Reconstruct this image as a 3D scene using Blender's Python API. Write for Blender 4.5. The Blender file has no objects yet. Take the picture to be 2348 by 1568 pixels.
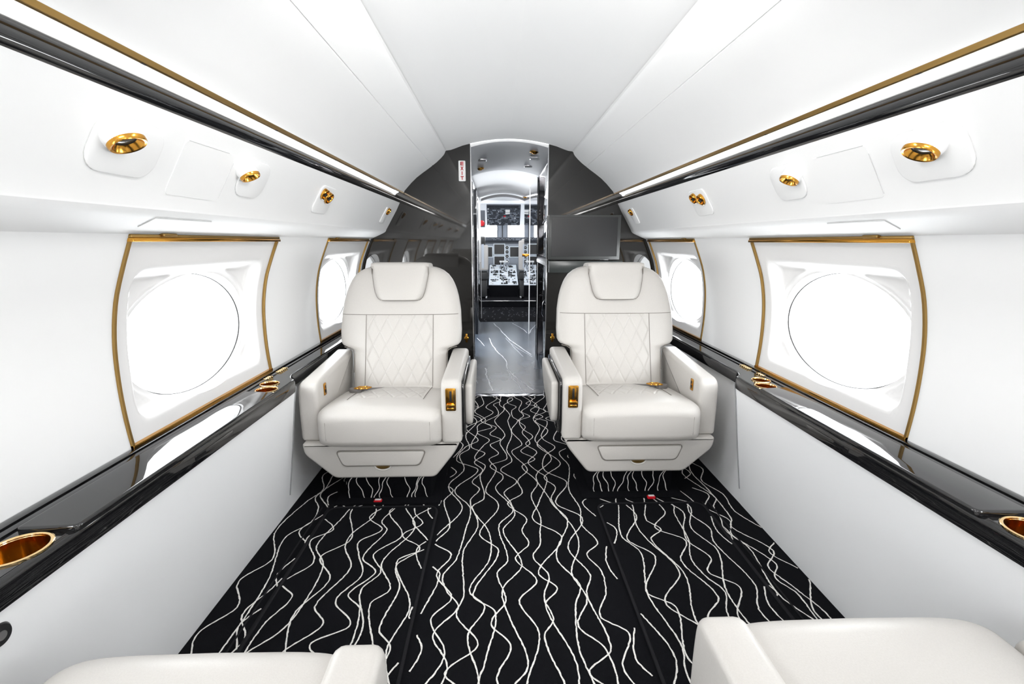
import bpy, bmesh, math, random
from mathutils import Vector, Matrix
from mathutils.geometry import tessellate_polygon
random.seed(7)
C = bpy.context.scene
COL = C.collection
PI = math.pi

# ------------------------------------------------------------------ camera
CAMX, CAMH = -0.0821, 1.15
cam_d = bpy.data.cameras.new('camera'); cam = bpy.data.objects.new('camera', cam_d); COL.objects.link(cam)
cam_d.sensor_width = 36.0; cam_d.lens = 36.0*1058.16/2348.0; cam_d.clip_start = 0.02
pit, yaw, rol = map(math.radians, (12.299, 1.7234, 0.0952))
F = Vector((math.sin(yaw)*math.cos(pit), math.cos(yaw)*math.cos(pit), -math.sin(pit)))
Rt = Vector((math.cos(yaw), -math.sin(yaw), 0)); U = Rt.cross(F)
R2 = math.cos(rol)*Rt + math.sin(rol)*U; U2 = -math.sin(rol)*Rt + math.cos(rol)*U
M = Matrix((R2, U2, -F)).transposed().to_4x4(); M.translation = Vector((CAMX, 0, CAMH))
cam.matrix_world = M
C.camera = cam

# ------------------------------------------------------------------ world, exposure, daylight
wd = bpy.data.worlds.new('sky'); C.world = wd; wd.use_nodes = True
bg = wd.node_tree.nodes['Background']; bg.inputs[0].default_value = (0.93, 0.97, 1.0, 1); bg.inputs[1].default_value = 3.2
C.view_settings.view_transform = 'Standard'; C.view_settings.look = 'None'
C.view_settings.exposure = 0.80; C.view_settings.gamma = 1.0; C.view_settings.use_curve_mapping = False
C.cycles.use_denoising = True
C.cycles.max_bounces = 12; C.cycles.diffuse_bounces = 8; C.cycles.glossy_bounces = 5
C.cycles.transparent_max_bounces = 12; C.cycles.caustics_reflective = False; C.cycles.caustics_refractive = False
C.cycles.sample_clamp_indirect = 6.0

WIN_Y = (2.90, 1.56, 0.22, -1.12, -2.46)
WHY, Z0, Z1 = 0.385, 0.600, 1.166           # half width and heights of the window panels
EZ, EA, EB = 0.850, 0.312, 0.198            # oval pane
def area(name, loc, rot, sx, sy, power, col=(1, 1, 1), portal=False):
    l = bpy.data.lights.new(name, 'AREA'); l.shape = 'RECTANGLE'; l.size = sx; l.size_y = sy
    l.energy = power; l.color = col
    o = bpy.data.objects.new(name, l); COL.objects.link(o); o.location = loc; o.rotation_euler = rot
    if portal: l.cycles.is_portal = True
    return o
for sgn in (-1, 1):
    for wy in WIN_Y:
        area('window_daylight', (sgn*1.17, wy, EZ), (0, sgn*PI/2, 0), 0.44, 0.68, 4.6, (0.95, 0.98, 1.0))

for ly, pw in ((1.0, 6.5), (-0.6, 7.0), (-1.7, 14.0), (-2.7, 20.0)):  # fill lamps added out of view to brighten seat fronts and walls
    area('added_cabin_fill', (0, ly, 1.80), (0.8, 0, 0), 0.36, 0.5, pw, (1.0, 0.985, 0.965))
area('entry_daylight', (-0.97, 5.17, 0.95), (0, -PI/2, 0), 1.5, 0.9, 11.0, (0.95, 0.98, 1.0))

area('windshield_daylight', (0.0, 10.45, 1.37), (-PI/2, 0, 0), 1.7, 0.26, 9.0, (0.95, 0.98, 1.0))
area('cockpit_dome_light', (0.0, 8.0, 1.90), (0, 0, 0), 0.5, 0.5, 8.0)
# ------------------------------------------------------------------ materials
def mat(name, col, rough=0.5, metal=0.0, ior=1.5, coat=0.0, emis=None, es=0.0):
    m = bpy.data.materials.new(name); m.use_nodes = True
    b = m.node_tree.nodes['Principled BSDF']
    b.inputs['Base Color'].default_value = (*col, 1); b.inputs['Roughness'].default_value = rough
    b.inputs['Metallic'].default_value = metal; b.inputs['IOR'].default_value = ior
    b.inputs['Coat Weight'].default_value = coat; b.inputs['Coat Roughness'].default_value = 0.03
    if emis: b.inputs['Emission Color'].default_value = (*emis, 1); b.inputs['Emission Strength'].default_value = es
    return m
def nd(m, t): return m.node_tree.nodes.new(t)
def lk(m, a, b): m.node_tree.links.new(a, b)
def noise_bump(m, scale, strength, dist=0.001, detail=4, stretch=None):
    n = nd(m, 'ShaderNodeTexNoise'); n.inputs['Scale'].default_value = scale; n.inputs['Detail'].default_value = detail
    tc = nd(m, 'ShaderNodeTexCoord'); mp = nd(m, 'ShaderNodeMapping')
    if stretch: mp.inputs['Scale'].default_value = stretch
    lk(m, tc.outputs['Object'], mp.inputs[0]); lk(m, mp.outputs[0], n.inputs['Vector'])
    b = nd(m, 'ShaderNodeBump'); b.inputs['Strength'].default_value = strength; b.inputs['Distance'].default_value = dist
    lk(m, n.outputs['Fac'], b.inputs['Height']); lk(m, b.outputs[0], m.node_tree.nodes['Principled BSDF'].inputs['Normal'])
    return n
def tint(m, n, c1, c2, lo=0.3, hi=0.7):
    r = nd(m, 'ShaderNodeValToRGB'); r.color_ramp.elements[0].position = lo; r.color_ramp.elements[1].position = hi
    r.color_ramp.elements[0].color = (*c1, 1); r.color_ramp.elements[1].color = (*c2, 1)
    lk(m, n.outputs['Fac'], r.inputs[0]); lk(m, r.outputs[0], m.node_tree.nodes['Principled BSDF'].inputs['Base Color'])

WALLW = mat('cabin_white', (0.90, 0.90, 0.90), 0.55); n_ = noise_bump(WALLW, 240, 0.05, 0.0005)
PSUW = mat('panel_white', (0.90, 0.90, 0.90), 0.38); noise_bump(PSUW, 300, 0.03, 0.0004)
CEILW = mat('ceiling_white', (0.90, 0.90, 0.90), 0.65); noise_bump(CEILW, 200, 0.05, 0.0005)
INSW = mat('window_insert_white', (0.83, 0.82, 0.815), 0.5)
DADOW = mat('dado_leather', (0.93, 0.935, 0.945), 0.42); noise_bump(DADOW, 420, 0.15, 0.0006)
SEAM = mat('seam_grey', (0.30, 0.30, 0.31), 0.7)
SEAML = mat('seam_light', (0.62, 0.62, 0.62), 0.7)
LEATH = mat('ivory_leather', (0.54, 0.518, 0.49), 0.42); n_ = noise_bump(LEATH, 380, 0.22, 0.0008)
tint(LEATH, n_, (0.525, 0.503, 0.475), (0.555, 0.533, 0.505))
STITCH = mat('grey_piping', (0.22, 0.20, 0.18), 0.6)
BLACK = mat('piano_black', (0.008, 0.008, 0.009), 0.04, ior=1.75)
BULK = mat('bulkhead_black', (0.014, 0.013, 0.012), 0.035, ior=1.66); noise_bump(BULK, 2.2, 0.01, 0.004, 1)
DARK = mat('dark_plastic', (0.012, 0.012, 0.013), 0.4)
GOLD = mat('polished_gold', (0.72, 0.35, 0.055), 0.16, 1.0); noise_bump(GOLD, 120, 0.02, 0.0004)
GOLDB = mat('brushed_gold', (0.42, 0.26, 0.085), 0.34, 1.0); noise_bump(GOLDB, 60, 0.15, 0.0005, stretch=(1, .05, 1))
PALEG = mat('pale_gold', (1.0, 0.72, 0.36), 0.12, 1.0)
CHROME = mat('polished_steel', (0.80, 0.80, 0.82), 0.12, 1.0)
CARPET = mat('black_carpet', (0.008, 0.008, 0.010), 1.0); n_ = noise_bump(CARPET, 700, 0.9, 0.003, 6)
tint(CARPET, n_, (0.0015, 0.0015, 0.0025), (0.008, 0.0085, 0.011))
CARPET.node_tree.nodes['Principled BSDF'].inputs['Specular IOR Level'].default_value = 0.12
YARN = mat('cream_yarn', (0.80, 0.78, 0.74), 0.95); n_ = noise_bump(YARN, 500, 0.9, 0.002, 3)
tint(YARN, n_, (0.45, 0.44, 0.42), (0.88, 0.86, 0.82), 0.36, 0.5)
BIND = mat('black_binding', (0.013, 0.013, 0.015), 0.9); noise_bump(BIND, 500, 0.5, 0.001); BIND.node_tree.nodes['Principled BSDF'].inputs['Specular IOR Level'].default_value = 0.15
SCREEN = mat('screen_glass', (0.018, 0.0185, 0.020), 0.28)
SCRF = mat('screen_frame', (0.055, 0.057, 0.057), 0.35)
SHELFG = mat('smoked_grey', (0.045, 0.052, 0.051), 0.25)
LENS = mat('lamp_lens', (0.10, 0.095, 0.08), 0.15)
RED = mat('red_plastic', (0.55, 0.004, 0.012), 0.4)
WHT = mat('label_white', (0.85, 0.85, 0.85), 0.5)
VEST = mat('grey_arch_unlit_ceiling', (0.46, 0.46, 0.48), 0.35); noise_bump(VEST, 150, 0.04, 0.0005)  # grey stands for shade on the front ceiling; own colour on the arch
VWHITE = mat('vestibule_white', (0.85, 0.85, 0.86), 0.5); noise_bump(VWHITE, 150, 0.04, 0.0005)
MIRROR = mat('dark_mirror', (0.62, 0.60, 0.63), 0.02, 1.0); noise_bump(MIRROR, 2, 0.004, 0.003, 1)
MARBLE = mat('grey_marble', (0.10, 0.12, 0.15), 0.27, ior=1.5)
def marble():
    m = MARBLE; b = m.node_tree.nodes['Principled BSDF']
    tc = nd(m, 'ShaderNodeTexCoord')
    n = nd(m, 'ShaderNodeTexNoise'); n.inputs['Scale'].default_value = 3.2; n.inputs['Detail'].default_value = 8
    lk(m, tc.outputs['Object'], n.inputs['Vector'])
    r = nd(m, 'ShaderNodeValToRGB'); r.color_ramp.elements[0].position = .35; r.color_ramp.elements[1].position = .7
    r.color_ramp.elements[0].color = (.040, .052, .072, 1); r.color_ramp.elements[1].color = (.085, .105, .135, 1)
    lk(m, n.outputs['Fac'], r.inputs[0])
    br = nd(m, 'ShaderNodeTexBrick'); br.offset = 0.0; br.inputs['Scale'].default_value = 1.0
    br.inputs['Brick Width'].default_value = 0.60; br.inputs['Row Height'].default_value = 0.45
    br.inputs['Mortar Size'].default_value = 0.0022; br.inputs['Mortar'].default_value = (.035, .04, .05, 1)
    lk(m, tc.outputs['Object'], br.inputs['Vector'])
    lk(m, r.outputs[0], br.inputs['Color1']); lk(m, r.outputs[0], br.inputs['Color2'])
    lk(m, br.outputs['Color'], b.inputs['Base Color'])
marble()
VEIN = mat('white_vein', (0.75, 0.78, 0.82), 0.2)
CKGREY = mat('cockpit_grey', (0.07, 0.08, 0.10), 0.45)
CKLIGHT = mat('cockpit_light_grey', (0.30, 0.33, 0.38), 0.45)
CKPED = mat('pedestal_grey', (0.72, 0.78, 0.84), 0.35)
CKWHITE = mat('cockpit_white', (0.82, 0.83, 0.85), 0.5)
STRAPM = mat('grey_webbing', (0.16, 0.15, 0.145), 0.7); noise_bump(STRAPM, 600, 0.4, 0.001)
PSEAT = mat('pilot_seat_fabric', (0.33, 0.32, 0.31), 0.85); noise_bump(PSEAT, 300, 0.3, 0.001)
COVE = mat('cove_light', (0.9, 0.9, 0.9), 0.5, emis=(1.0, 0.985, 0.96), es=1.8)
def glass():
    m = bpy.data.materials.new('window_glass'); m.use_nodes = True; nt = m.node_tree; nt.nodes.clear()
    o = nt.nodes.new('ShaderNodeOutputMaterial'); mx = nt.nodes.new('ShaderNodeMixShader')
    t = nt.nodes.new('ShaderNodeBsdfTransparent'); g = nt.nodes.new('ShaderNodeBsdfGlossy'); g.inputs['Roughness'].default_value = 0.02
    mx.inputs[0].default_value = 0.05
    nt.links.new(t.outputs[0], mx.inputs[1]); nt.links.new(g.outputs[0], mx.inputs[2])
    nt.links.new(mx.outputs[0], o.inputs[0]); return m
GLASS = glass()
def quilt(name, ax):
    m = LEATH.copy(); m.name = name; nt = m.node_tree
    for l in list(nt.links):
        if l.to_socket.name == 'Normal' and l.to_node.type == 'BSDF_PRINCIPLED': src = l.from_node; nt.links.remove(l)
    tc = nt.nodes.new('ShaderNodeTexCoord'); sp = nt.nodes.new('ShaderNodeSeparateXYZ'); nt.links.new(tc.outputs['Object'], sp.inputs[0])
    def mth(op, a, b=None):
        n = nt.nodes.new('ShaderNodeMath'); n.operation = op
        for i, v in enumerate((a, b)):
            if v is None: continue
            if isinstance(v, (int, float)): n.inputs[i].default_value = v
            else: nt.links.new(v, n.inputs[i])
        return n.outputs[0]
    a = mth('MULTIPLY', sp.outputs[0], 1/0.066); w = mth('MULTIPLY', sp.outputs[ax], 1/0.128)
    u = mth('PINGPONG', mth('ADD', a, w), 0.5); v = mth('PINGPONG', mth('SUBTRACT', a, w), 0.5)
    # groove runs along u everywhere, along v only in alternating columns: interlocking chevrons
    h = mth('MINIMUM', mth('MULTIPLY', u, 7.0), mth('MULTIPLY', v, 7.0)); h = mth('MINIMUM', h, 1.0)
    h = mth('POWER', h, 0.6)
    b = nt.nodes.new('ShaderNodeBump'); b.inputs['Strength'].default_value = 0.5; b.inputs['Distance'].default_value = 0.005
    nt.links.new(h, b.inputs['Height']); nt.links.new(src.outputs[0], b.inputs['Normal'])
    nt.links.new(b.outputs[0], nt.nodes['Principled BSDF'].inputs['Normal'])
    return m
QUILTV = quilt('quilted_leather_back', 2); QUILTH = quilt('quilted_leather_seat', 1)

# ------------------------------------------------------------------ helpers
class MB:
    def __init__(s): s.v = []; s.f = []; s.m = []; s.mats = []
    def mi(s, m):
        if m not in s.mats: s.mats.append(m)
        return s.mats.index(m)
    def add(s, vs, fs, m):
        k = len(s.v); i = s.mi(m); s.v += [tuple(v) for v in vs]
        s.f += [tuple(a+k for a in f) for f in fs]; s.m += [i]*len(fs)
        return s
    def box(s, a, b, m, r=0.0, seg=2, mx=None):
        bm = bmesh.new(); bmesh.ops.create_cube(bm, size=1.0)
        c = [(a[i]+b[i])/2 for i in range(3)]; d = [abs(b[i]-a[i]) for i in range(3)]
        for v in bm.verts: v.co = Vector([c[i]+v.co[i]*d[i] for i in range(3)])
        if r > 0: bmesh.ops.bevel(bm, geom=list(bm.edges)+list(bm.verts), offset=min(r, min(d)*0.49), segments=seg, profile=0.5, affect='EDGES')
        if mx is not None: bmesh.ops.transform(bm, matrix=mx, verts=bm.verts)
        bm.verts.index_update()
        s.add([v.co[:] for v in bm.verts], [[v.index for v in f.verts] for f in bm.faces], m); bm.free(); return s
    def rings(s, rs, m, cap0=True, cap1=True, closed=False):
        n = len(rs[0]); vs = [p for r in rs for p in r]; fs = []
        K = len(rs)
        for k in range(K if closed else K-1):
            k2 = (k+1) % K
            for i in range(n):
                j = (i+1) % n; fs.append((k*n+i, k*n+j, k2*n+j, k2*n+i))
        if not closed:
            if cap0: fs.append(tuple(range(n))[::-1])
            if cap1: fs.append(tuple((K-1)*n+i for i in range(n)))
        return s.add(vs, fs, m)
    def tube(s, pts, r, m, n=8, closed=False):
        pts = [Vector(p) for p in pts]; rs = []; K = len(pts); up = None
        for i, p in enumerate(pts):
            a = pts[(i-1) % K] if (closed or i) else p; b = pts[(i+1) % K] if (closed or i < K-1) else p
            t = (b-a); t = t.normalized() if t.length > 1e-9 else Vector((0, 0, 1))
            if up is None: up = Vector((0, 0, 1)) if abs(t.z) < 0.9 else Vector((1, 0, 0))
            x = t.cross(up)
            if x.length < 1e-6: x = t.orthogonal()
            x.normalize(); y = x.cross(t).normalized(); up = y
            rs.append([p + r*(math.cos(q)*x + math.sin(q)*y) for q in [2*PI*k/n for k in range(n)]])
        return s.rings(rs, m, closed=closed)
    def tubes(s, pts, r, parent): s.tube(pts, r, STITCH, 5); return s.obj('seam', parent)
    def lathe(s, prof, o, ax, m, n=40, cap=True):           # prof: (radius, height along axis)
        ax = Vector(ax).normalized(); x = ax.orthogonal().normalized(); y = ax.cross(x); o = Vector(o)
        rs = [[o + ax*h + r*(math.cos(q)*x + math.sin(q)*y) for q in [2*PI*k/n for k in range(n)]] for r, h in prof]
        return s.rings(rs, m, cap, cap)
    def prism(s, out, ax, a, b, m, r=0.0, seg=2):
        # closed outline (u,v) extruded along axis ax from a to b, optional rounded rim
        bm = bmesh.new()
        def P(u, v, w): return {0: (w, u, v), 1: (u, w, v), 2: (u, v, w)}[ax]
        f = bm.faces.new([bm.verts.new(P(u, v, a)) for u, v in out])
        e = bmesh.ops.extrude_face_region(bm, geom=[f]); vs = [g for g in e['geom'] if isinstance(g, bmesh.types.BMVert)]
        d = [0, 0, 0]; d[ax] = b-a; bmesh.ops.translate(bm, vec=d, verts=vs)
        bmesh.ops.recalc_face_normals(bm, faces=bm.faces)
        if r > 0:
            ed = [x for x in bm.edges if len(x.link_faces) == 2 and abs(abs(x.verts[0].co[ax]-x.verts[1].co[ax])) < 1e-6]
            bmesh.ops.bevel(bm, geom=ed, offset=r, segments=seg, profile=0.5, affect='EDGES')
        bm.verts.index_update()
        s.add([v.co[:] for v in bm.verts], [[v.index for v in q.verts] for q in bm.faces], m); bm.free(); return s
    def obj(s, name, parent=None, smooth=40, world=True):
        me = bpy.data.meshes.new(name); me.from_pydata(s.v, [], s.f)
        for m in s.mats: me.materials.append(m)
        me.polygons.foreach_set('material_index', s.m); me.update()
        bm = bmesh.new(); bm.from_mesh(me); bmesh.ops.recalc_face_normals(bm, faces=bm.faces)
        bm.to_mesh(me); bm.free()
        if smooth:
            me.polygons.foreach_set('use_smooth', [True]*len(me.polygons))
            try: me.set_sharp_from_angle(angle=math.radians(smooth))
            except Exception: pass
        o = bpy.data.objects.new(name, me); COL.objects.link(o)
        if parent: o.parent = parent
        return o
def thing(name, label, cat, loc=(0, 0, 0), rz=0.0, group=None):
    o = bpy.data.objects.new(name, None); COL.objects.link(o); o.empty_display_size = 0.05
    o.location = loc; o.rotation_euler = (0, 0, rz); return tag(o, label, cat, group)
def tag(o, label, cat, group=None):
    o['label'] = label; o['category'] = cat
    if group: o['group'] = group
    return o
def struct(o, label=None, cat=None):
    o['kind'] = 'structure'
    if label: o['label'] = label
    if cat: o['category'] = cat
    return o
def rrect(cx, cy, hx, hy, r, n=6):
    pts = []
    for sx, sy, a0 in ((1, 1, 0), (-1, 1, PI/2), (-1, -1, PI), (1, -1, 1.5*PI)):
        for k in range(n+1):
            a = a0 + PI/2*k/n; pts.append((cx+sx*(hx-r)+r*math.cos(a), cy+sy*(hy-r)+r*math.sin(a)))
    return pts
def rpoly(pts, r, n=4):
    out = []; K = len(pts)
    for i in range(K):
        p = Vector(pts[i]); a = (Vector(pts[i-1])-p); b = (Vector(pts[(i+1) % K])-p)
        rr = r[i] if isinstance(r, (list, tuple)) else r
        d = min(rr, a.length*.45, b.length*.45); a.normalize(); b.normalize()
        for k in range(n+1):
            t = k/n; q = (p+a*d)*(1-t)**2 + p*2*t*(1-t) + (p+b*d)*t*t; out.append((q.x, q.y))
    return out
def lerp(a, b, t): return a+(b-a)*t
def interp(tab, x):
    if x <= tab[0][0]: return tab[0][1]
    for (a, b), (c, d) in zip(tab, tab[1:]):
        if x <= c: return lerp(b, d, (x-a)/(c-a))
    return tab[-1][1]
def smooth_interp(tab, x):        # monotone-ish cubic through the table
    n = len(tab)
    if x <= tab[0][0]: return tab[0][1]
    if x >= tab[-1][0]: return tab[-1][1]
    for i in range(n-1):
        if x <= tab[i+1][0]:
            x0, y0 = tab[i]; x1, y1 = tab[i+1]; h = x1-x0; t = (x-x0)/h
            m0 = (y1-tab[i-1][1])/(x1-tab[i-1][0]) if i > 0 else (y1-y0)/h
            m1 = (tab[i+2][1]-y0)/(tab[i+2][0]-x0) if i+2 < n else (y1-y0)/h
            return (2*t**3-3*t*t+1)*y0+(t**3-2*t*t+t)*h*m0+(-2*t**3+3*t*t)*y1+(t**3-t*t)*h*m1
Y0, D = -3.2, 3.342

# ------------------------------------------------------------------ the shell
WTAB = [(0.55, 1.056), (0.60, 1.062), (0.70, 1.069), (0.80, 1.069), (0.90, 1.061), (1.00, 1.040), (1.08, 1.010), (1.166, 0.973)]
def WX(z): return smooth_interp(WTAB, z)
def extrude(mb, prof, s, y0, y1, m, steps=1):
    n = len(prof); vs = []; fs = []
    for k in range(steps+1):
        y = lerp(y0, y1, k/steps); vs += [(s*x, y, z) for x, z in prof]
    for k in range(steps):
        for i in range(n-1):
            a = k*n+i; f = (a, a+1, a+n+1, a+n); fs.append(f)
    mb.add(vs, fs, m)
wz = [0.55+0.028*i for i in range(22)] + [1.166]
band = [(0.973, 1.166), (0.930, 1.183), (0.886, 1.203), (0.872, 1.211), (0.864, 1.220)]
psu = [(0.864, 1.220), (0.8625, 1.226), (0.840, 1.264), (0.812, 1.312), (0.785, 1.357), (0.757, 1.413)]
gapp = [(0.790, 1.440), (0.835, 1.462), (0.838, 1.485), (0.760, 1.498), (0.734, 1.480)]
side = [(0.727, 1.478), (0.722, 1.489), (0.704, 1.508), (0.672, 1.542), (0.636, 1.575), (0.595, 1.605), (0.555, 1.632), (0.5272, 1.652),
        (0.5268, 1.657), (0.5240, 1.658), (0.5236, 1.6545), (0.495, 1.676), (0.466, 1.702), (0.447, 1.722), (0.439, 1.735), (0.436, 1.744), (0.430, 1.750)]
cent = [(0.430, 1.750), (0.40, 1.754), (0.372, 1.763), (0.32, 1.782), (0.26, 1.797), (0.18, 1.812), (0.09, 1.823), (0.0, 1.827)]
for s, nm in ((-1, 'left'), (1, 'right')):
    mb = MB()
    edges = [Y0] + sorted([e for w in WIN_Y for e in (w-WHY, w+WHY)]) + [D]
    for a, b in zip(edges[0::2], edges[1::2]):
        extrude(mb, [(WX(z), z) for z in wz], s, a, b, WALLW, 1)
    extrude(mb, band, s, Y0, D, WALLW)
    extrude(mb, psu, s, Y0, D, PSUW)
    # lower side panel; beside the seats ahead it steps back
    for a, b, pr in ((Y0, 1.832, [(0.912, 0.57), (0.925, 0.50), (0.952, 0.30), (0.985, 0.08), (0.999, 0.0)]),
                     (1.832, D, [(0.985, 0.57), (0.985, 0.45), (0.990, 0.25), (1.0, 0.0)])):
        extrude(mb, pr, s, a, b, DADOW)
    a = [(0.912, 0.57), (0.925, 0.50), (0.952, 0.30), (0.985, 0.08), (0.999, 0.0)]; b = [(0.985, 0.57), (0.985, 0.45), (0.990, 0.25), (1.0, 0.08), (1.0, 0.0)]
    mb.add([(s*x, 1.832, z) for x, z in a] + [(s*x, 1.832, z) for x, z in b], [(i, i+1, i+6, i+5) for i in range(4)], DADOW)
    w = struct(mb.obj('wall_'+nm))
    # seam tubes on the panel that ends beside the forward seat
    mb = MB(); mb.tube([(s*(x-0.001), 1.832, z) for x, z in a[:-1]], 0.003, SEAM, 6); mb.obj('seam_piping', w)
# ceiling
mb = MB()
for s in (-1, 1):
    extrude(mb, gapp, s, Y0, D, WALLW)
    extrude(mb, side, s, Y0, D, CEILW)
    extrude(mb, cent, s, Y0, D, CEILW)
struct(mb.obj('ceiling', smooth=25))
# rear wall with the aft partition
mb = MB(); prof = [(1.0, 0), (0.99, .55)] + [(WX(z), z) for z in wz[1:]] + band[1:] + psu[1:] + side + cent[1:]
out = [(x, z) for x, z in prof] + [(-x, z) for x, z in prof[::-1][1:]]
mb.add([(x, Y0, z) for x, z in out], [tuple(range(len(out)))], WALLW); struct(mb.obj('wall_back', smooth=0))

# lit cove strips behind the gap
for s in (-1, 1):
    mb = MB(); extrude(mb, [(0.806, 1.451), (0.828, 1.462)], s, Y0, D-0.01, COVE)
    o = mb.obj('cove_light_strip', smooth=0)
    tag(o, ('left' if s < 0 else 'right')+' hidden strip light glowing in the slot above the black rail', 'light', )
# black rails and gold lips
k = 0
for s in (-1, 1):
    mb = MB(); pr = [(0.770, 1.407), (0.762, 1.4075), (0.7555, 1.412), (0.751, 1.421), (0.750, 1.432), (0.754, 1.444), (0.760, 1.452), (0.768, 1.4585), (0.790, 1.459)]
    extrude(mb, pr, s, Y0, D, BLACK); k += 1
    t = struct(mb.obj('trim_%d' % k)); t['label'] = 'glossy black rail along the %s side under the ceiling' % ('left' if s < 0 else 'right')
    mb = MB(); pr = [(0.736, 1.484), (0.7335, 1.467), (0.7305, 1.4665), (0.7265, 1.468), (0.7255, 1.473), (0.725, 1.478), (0.728, 1.480)]
    extrude(mb, pr, s, Y0, D-0.02, GOLDB); k += 1
    t = struct(mb.obj('trim_%d' % k)); t['label'] = 'slim gold strip edging the %s ceiling panel' % ('left' if s < 0 else 'right')
    m2 = MB()
    for y in (0.95, 1.47, 1.98, 2.5, 3.0):
        m2.box((s*0.7285, y, 1.4665), (s*0.733, y+0.012, 1.469), DARK)
    m2.obj('joint', t)

# ------------------------------------------------------------------ windows
def window(idx, s, yc):
    root = bpy.data.objects.new('window_%d' % idx, None); COL.objects.link(root); struct(root)
    root.location = (0, yc, 0)
    # insert: rings from the oval to the outer rectangle
    NA = 128; mb = MB(); rs = []
    hx, hz, zc = WHY, (Z1-Z0)/2, (Z0+Z1)/2
    rec = (0.335, 0.212, 0.868, 0.05)        # recess half sizes, centre z, corner radius
    def depth(y, z):
        dx = abs(y)-(rec[0]-rec[3]); dz = abs(z-rec[2])-(rec[1]-rec[3])
        sd = math.hypot(max(dx, 0), max(dz, 0)) + min(max(dx, dz), 0) - rec[3]
        t = min(max((-sd)/0.034, 0), 1); t = t*t*(3-2*t)
        e = math.hypot(y/EA, (z-EZ)/EB); lip = math.exp(-((e-1.09)/0.035)**2)*0.006
        return sd, t*0.042 - lip*t
    angs = []
    for i in range(NA): angs.append(2*PI*i/NA)
    def rectpt(a):
        c, d = math.cos(a), math.sin(a)
        # direction scaled so that corners fall at 45 degrees of the parameter
        ex, ez = EA*c, EB*d
        t = 1e9
        vx, vz = c*hx, d*hz
        t = 1/max(abs(c), abs(d)); return vx*t, zc+vz*t
    ts = [0, .02, .05, .09, .13, .18, .24, .30, .36, .42, .48, .54, .60, .65, .70, .74, .78, .81, .84, .87, .90, .93, .96, 1.0]
    for t in ts:
        r = []
        for a in angs:
            ey, ez = EA*math.cos(a), EZ+EB*math.sin(a); ry, rz = rectpt(a)
            y, z = lerp(ey, ry, t), lerp(ez, rz, t)
            sd, dp = depth(y, z)
            r.append((s*(WX(z)+dp+0.004), y, z))
        rs.append(r)
    mb.rings(rs, INSW, False, False)
    ins = mb.obj('panel', root, smooth=50)
    # reveal behind the oval, gasket, pane
    mb = MB(); r0 = rs[0]
    r1 = [(s*1.135, EA*0.985*math.cos(a), EZ+EB*0.985*math.sin(a)) for a in angs]
    r2 = [(s*1.152, EA*0.975*math.cos(a), EZ+EB*0.975*math.sin(a)) for a in angs]
    mb.rings([r0, r1, r2], INSW, False, False); mb.obj('reveal', root)
    mb = MB(); mb.tube([(s*1.128, EA*0.984*math.cos(a), EZ+EB*0.984*math.sin(a)) for a in angs], 0.0022, DARK, 6, True); mb.obj('gasket', root)
    mb = MB(); mb.rings([[(s*1.146, EA*0.975*math.cos(a), EZ+EB*0.975*math.sin(a)) for a in angs],
                         [(s*1.149, EA*0.975*math.cos(a), EZ+EB*0.975*math.sin(a)) for a in angs]], GLASS); mb.obj('pane', root)
    # gold frame following the wall
    zz = [Z0+0.003+(Z1-Z0-0.014)*i/20 for i in range(21)]
    mb = MB()
    for e in (-1, 1):
        rs2 = []
        for z in zz:
            x = WX(z); y = e*(hx-0.001)
            rs2.append([(s*(x-0.007), y+e*0.004, z), (s*(x-0.007), y-e*0.003, z), (s*(x+0.012), y-e*0.003, z), (s*(x+0.012), y+e*0.004, z)])
        mb.rings(rs2, GOLDB)
    mb.box((s*(WX(Z0)-0.008), -hx-0.003, Z0+0.004), (s*(WX(Z0)+0.01), hx+0.003, Z0+0.015), GOLD)
    mb.obj('frame', root)
    mb = MB(); x = WX(1.155)
    mb.box((s*(x-0.013), -hx-0.004, 1.1475), (s*(x+0.02), hx+0.004, 1.1575), GOLD, 0.002)
    mb.box((s*(x-0.010), -hx-0.004, 1.1575), (s*(x+0.02), hx+0.004, 1.166), GOLDB, 0.002)
    mb.box((s*(x-0.004), -hx+0.05, 1.166), (s*(x+0.01), hx-0.01, 1.170), DARK, 0.001)
    mb.obj('shade_rail', root)
    mb = MB()
    mb.box((s*(x-0.020), -0.29*1.0, 1.160), (s*(x-0.006), -0.235, 1.1695), GOLDB, 0.004, 3)
    mb.obj('handle', root)
    return root
i = 1
for s in (-1, 1):
    for wy in WIN_Y: window(i, s, wy); i += 1

# small label plates on the band above the middle windows
for s in (-1, 1):
    a, b = Vector((0.930, 0, 1.183)), Vector((0.886, 0, 1.203)); n = Vector((-(b.z-a.z), 0, (b.x-a.x))).normalized()
    if n.x > 0: n = -n
    o = thing('placard', 'thin white label plate on the band above the %s window' % ('left' if s < 0 else 'right'), 'plate', (0, 0, 0))
    def P(u, y, h): q = a.lerp(b, u)+n*h; return (s*q.x, y, q.z)
    mb = MB(); ya, yb = 1.145, 1.36
    if s > 0: ya, yb = 1.165, 1.37
    mb.add([P(u, y, h) for h in (0.0004, 0.0025) for u, y in ((0.0, ya), (1.0, ya), (1.0, yb), (0.0, yb))],
           [(0, 1, 2, 3), (4, 5, 6, 7), (0, 1, 5, 4), (1, 2, 6, 5), (2, 3, 7, 6), (3, 0, 4, 7)], WALLW); mb.obj('plate', o, smooth=0)
    mb = MB(); mb.tube([P(1.02, y, 0.001) for y in (ya, yb)], 0.0013, SEAML, 5); mb.tube([P(u, ya if s < 0 else ya, 0.001) for u in (0, 1)], 0.001, SEAML, 5); mb.obj('edge', o)

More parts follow.
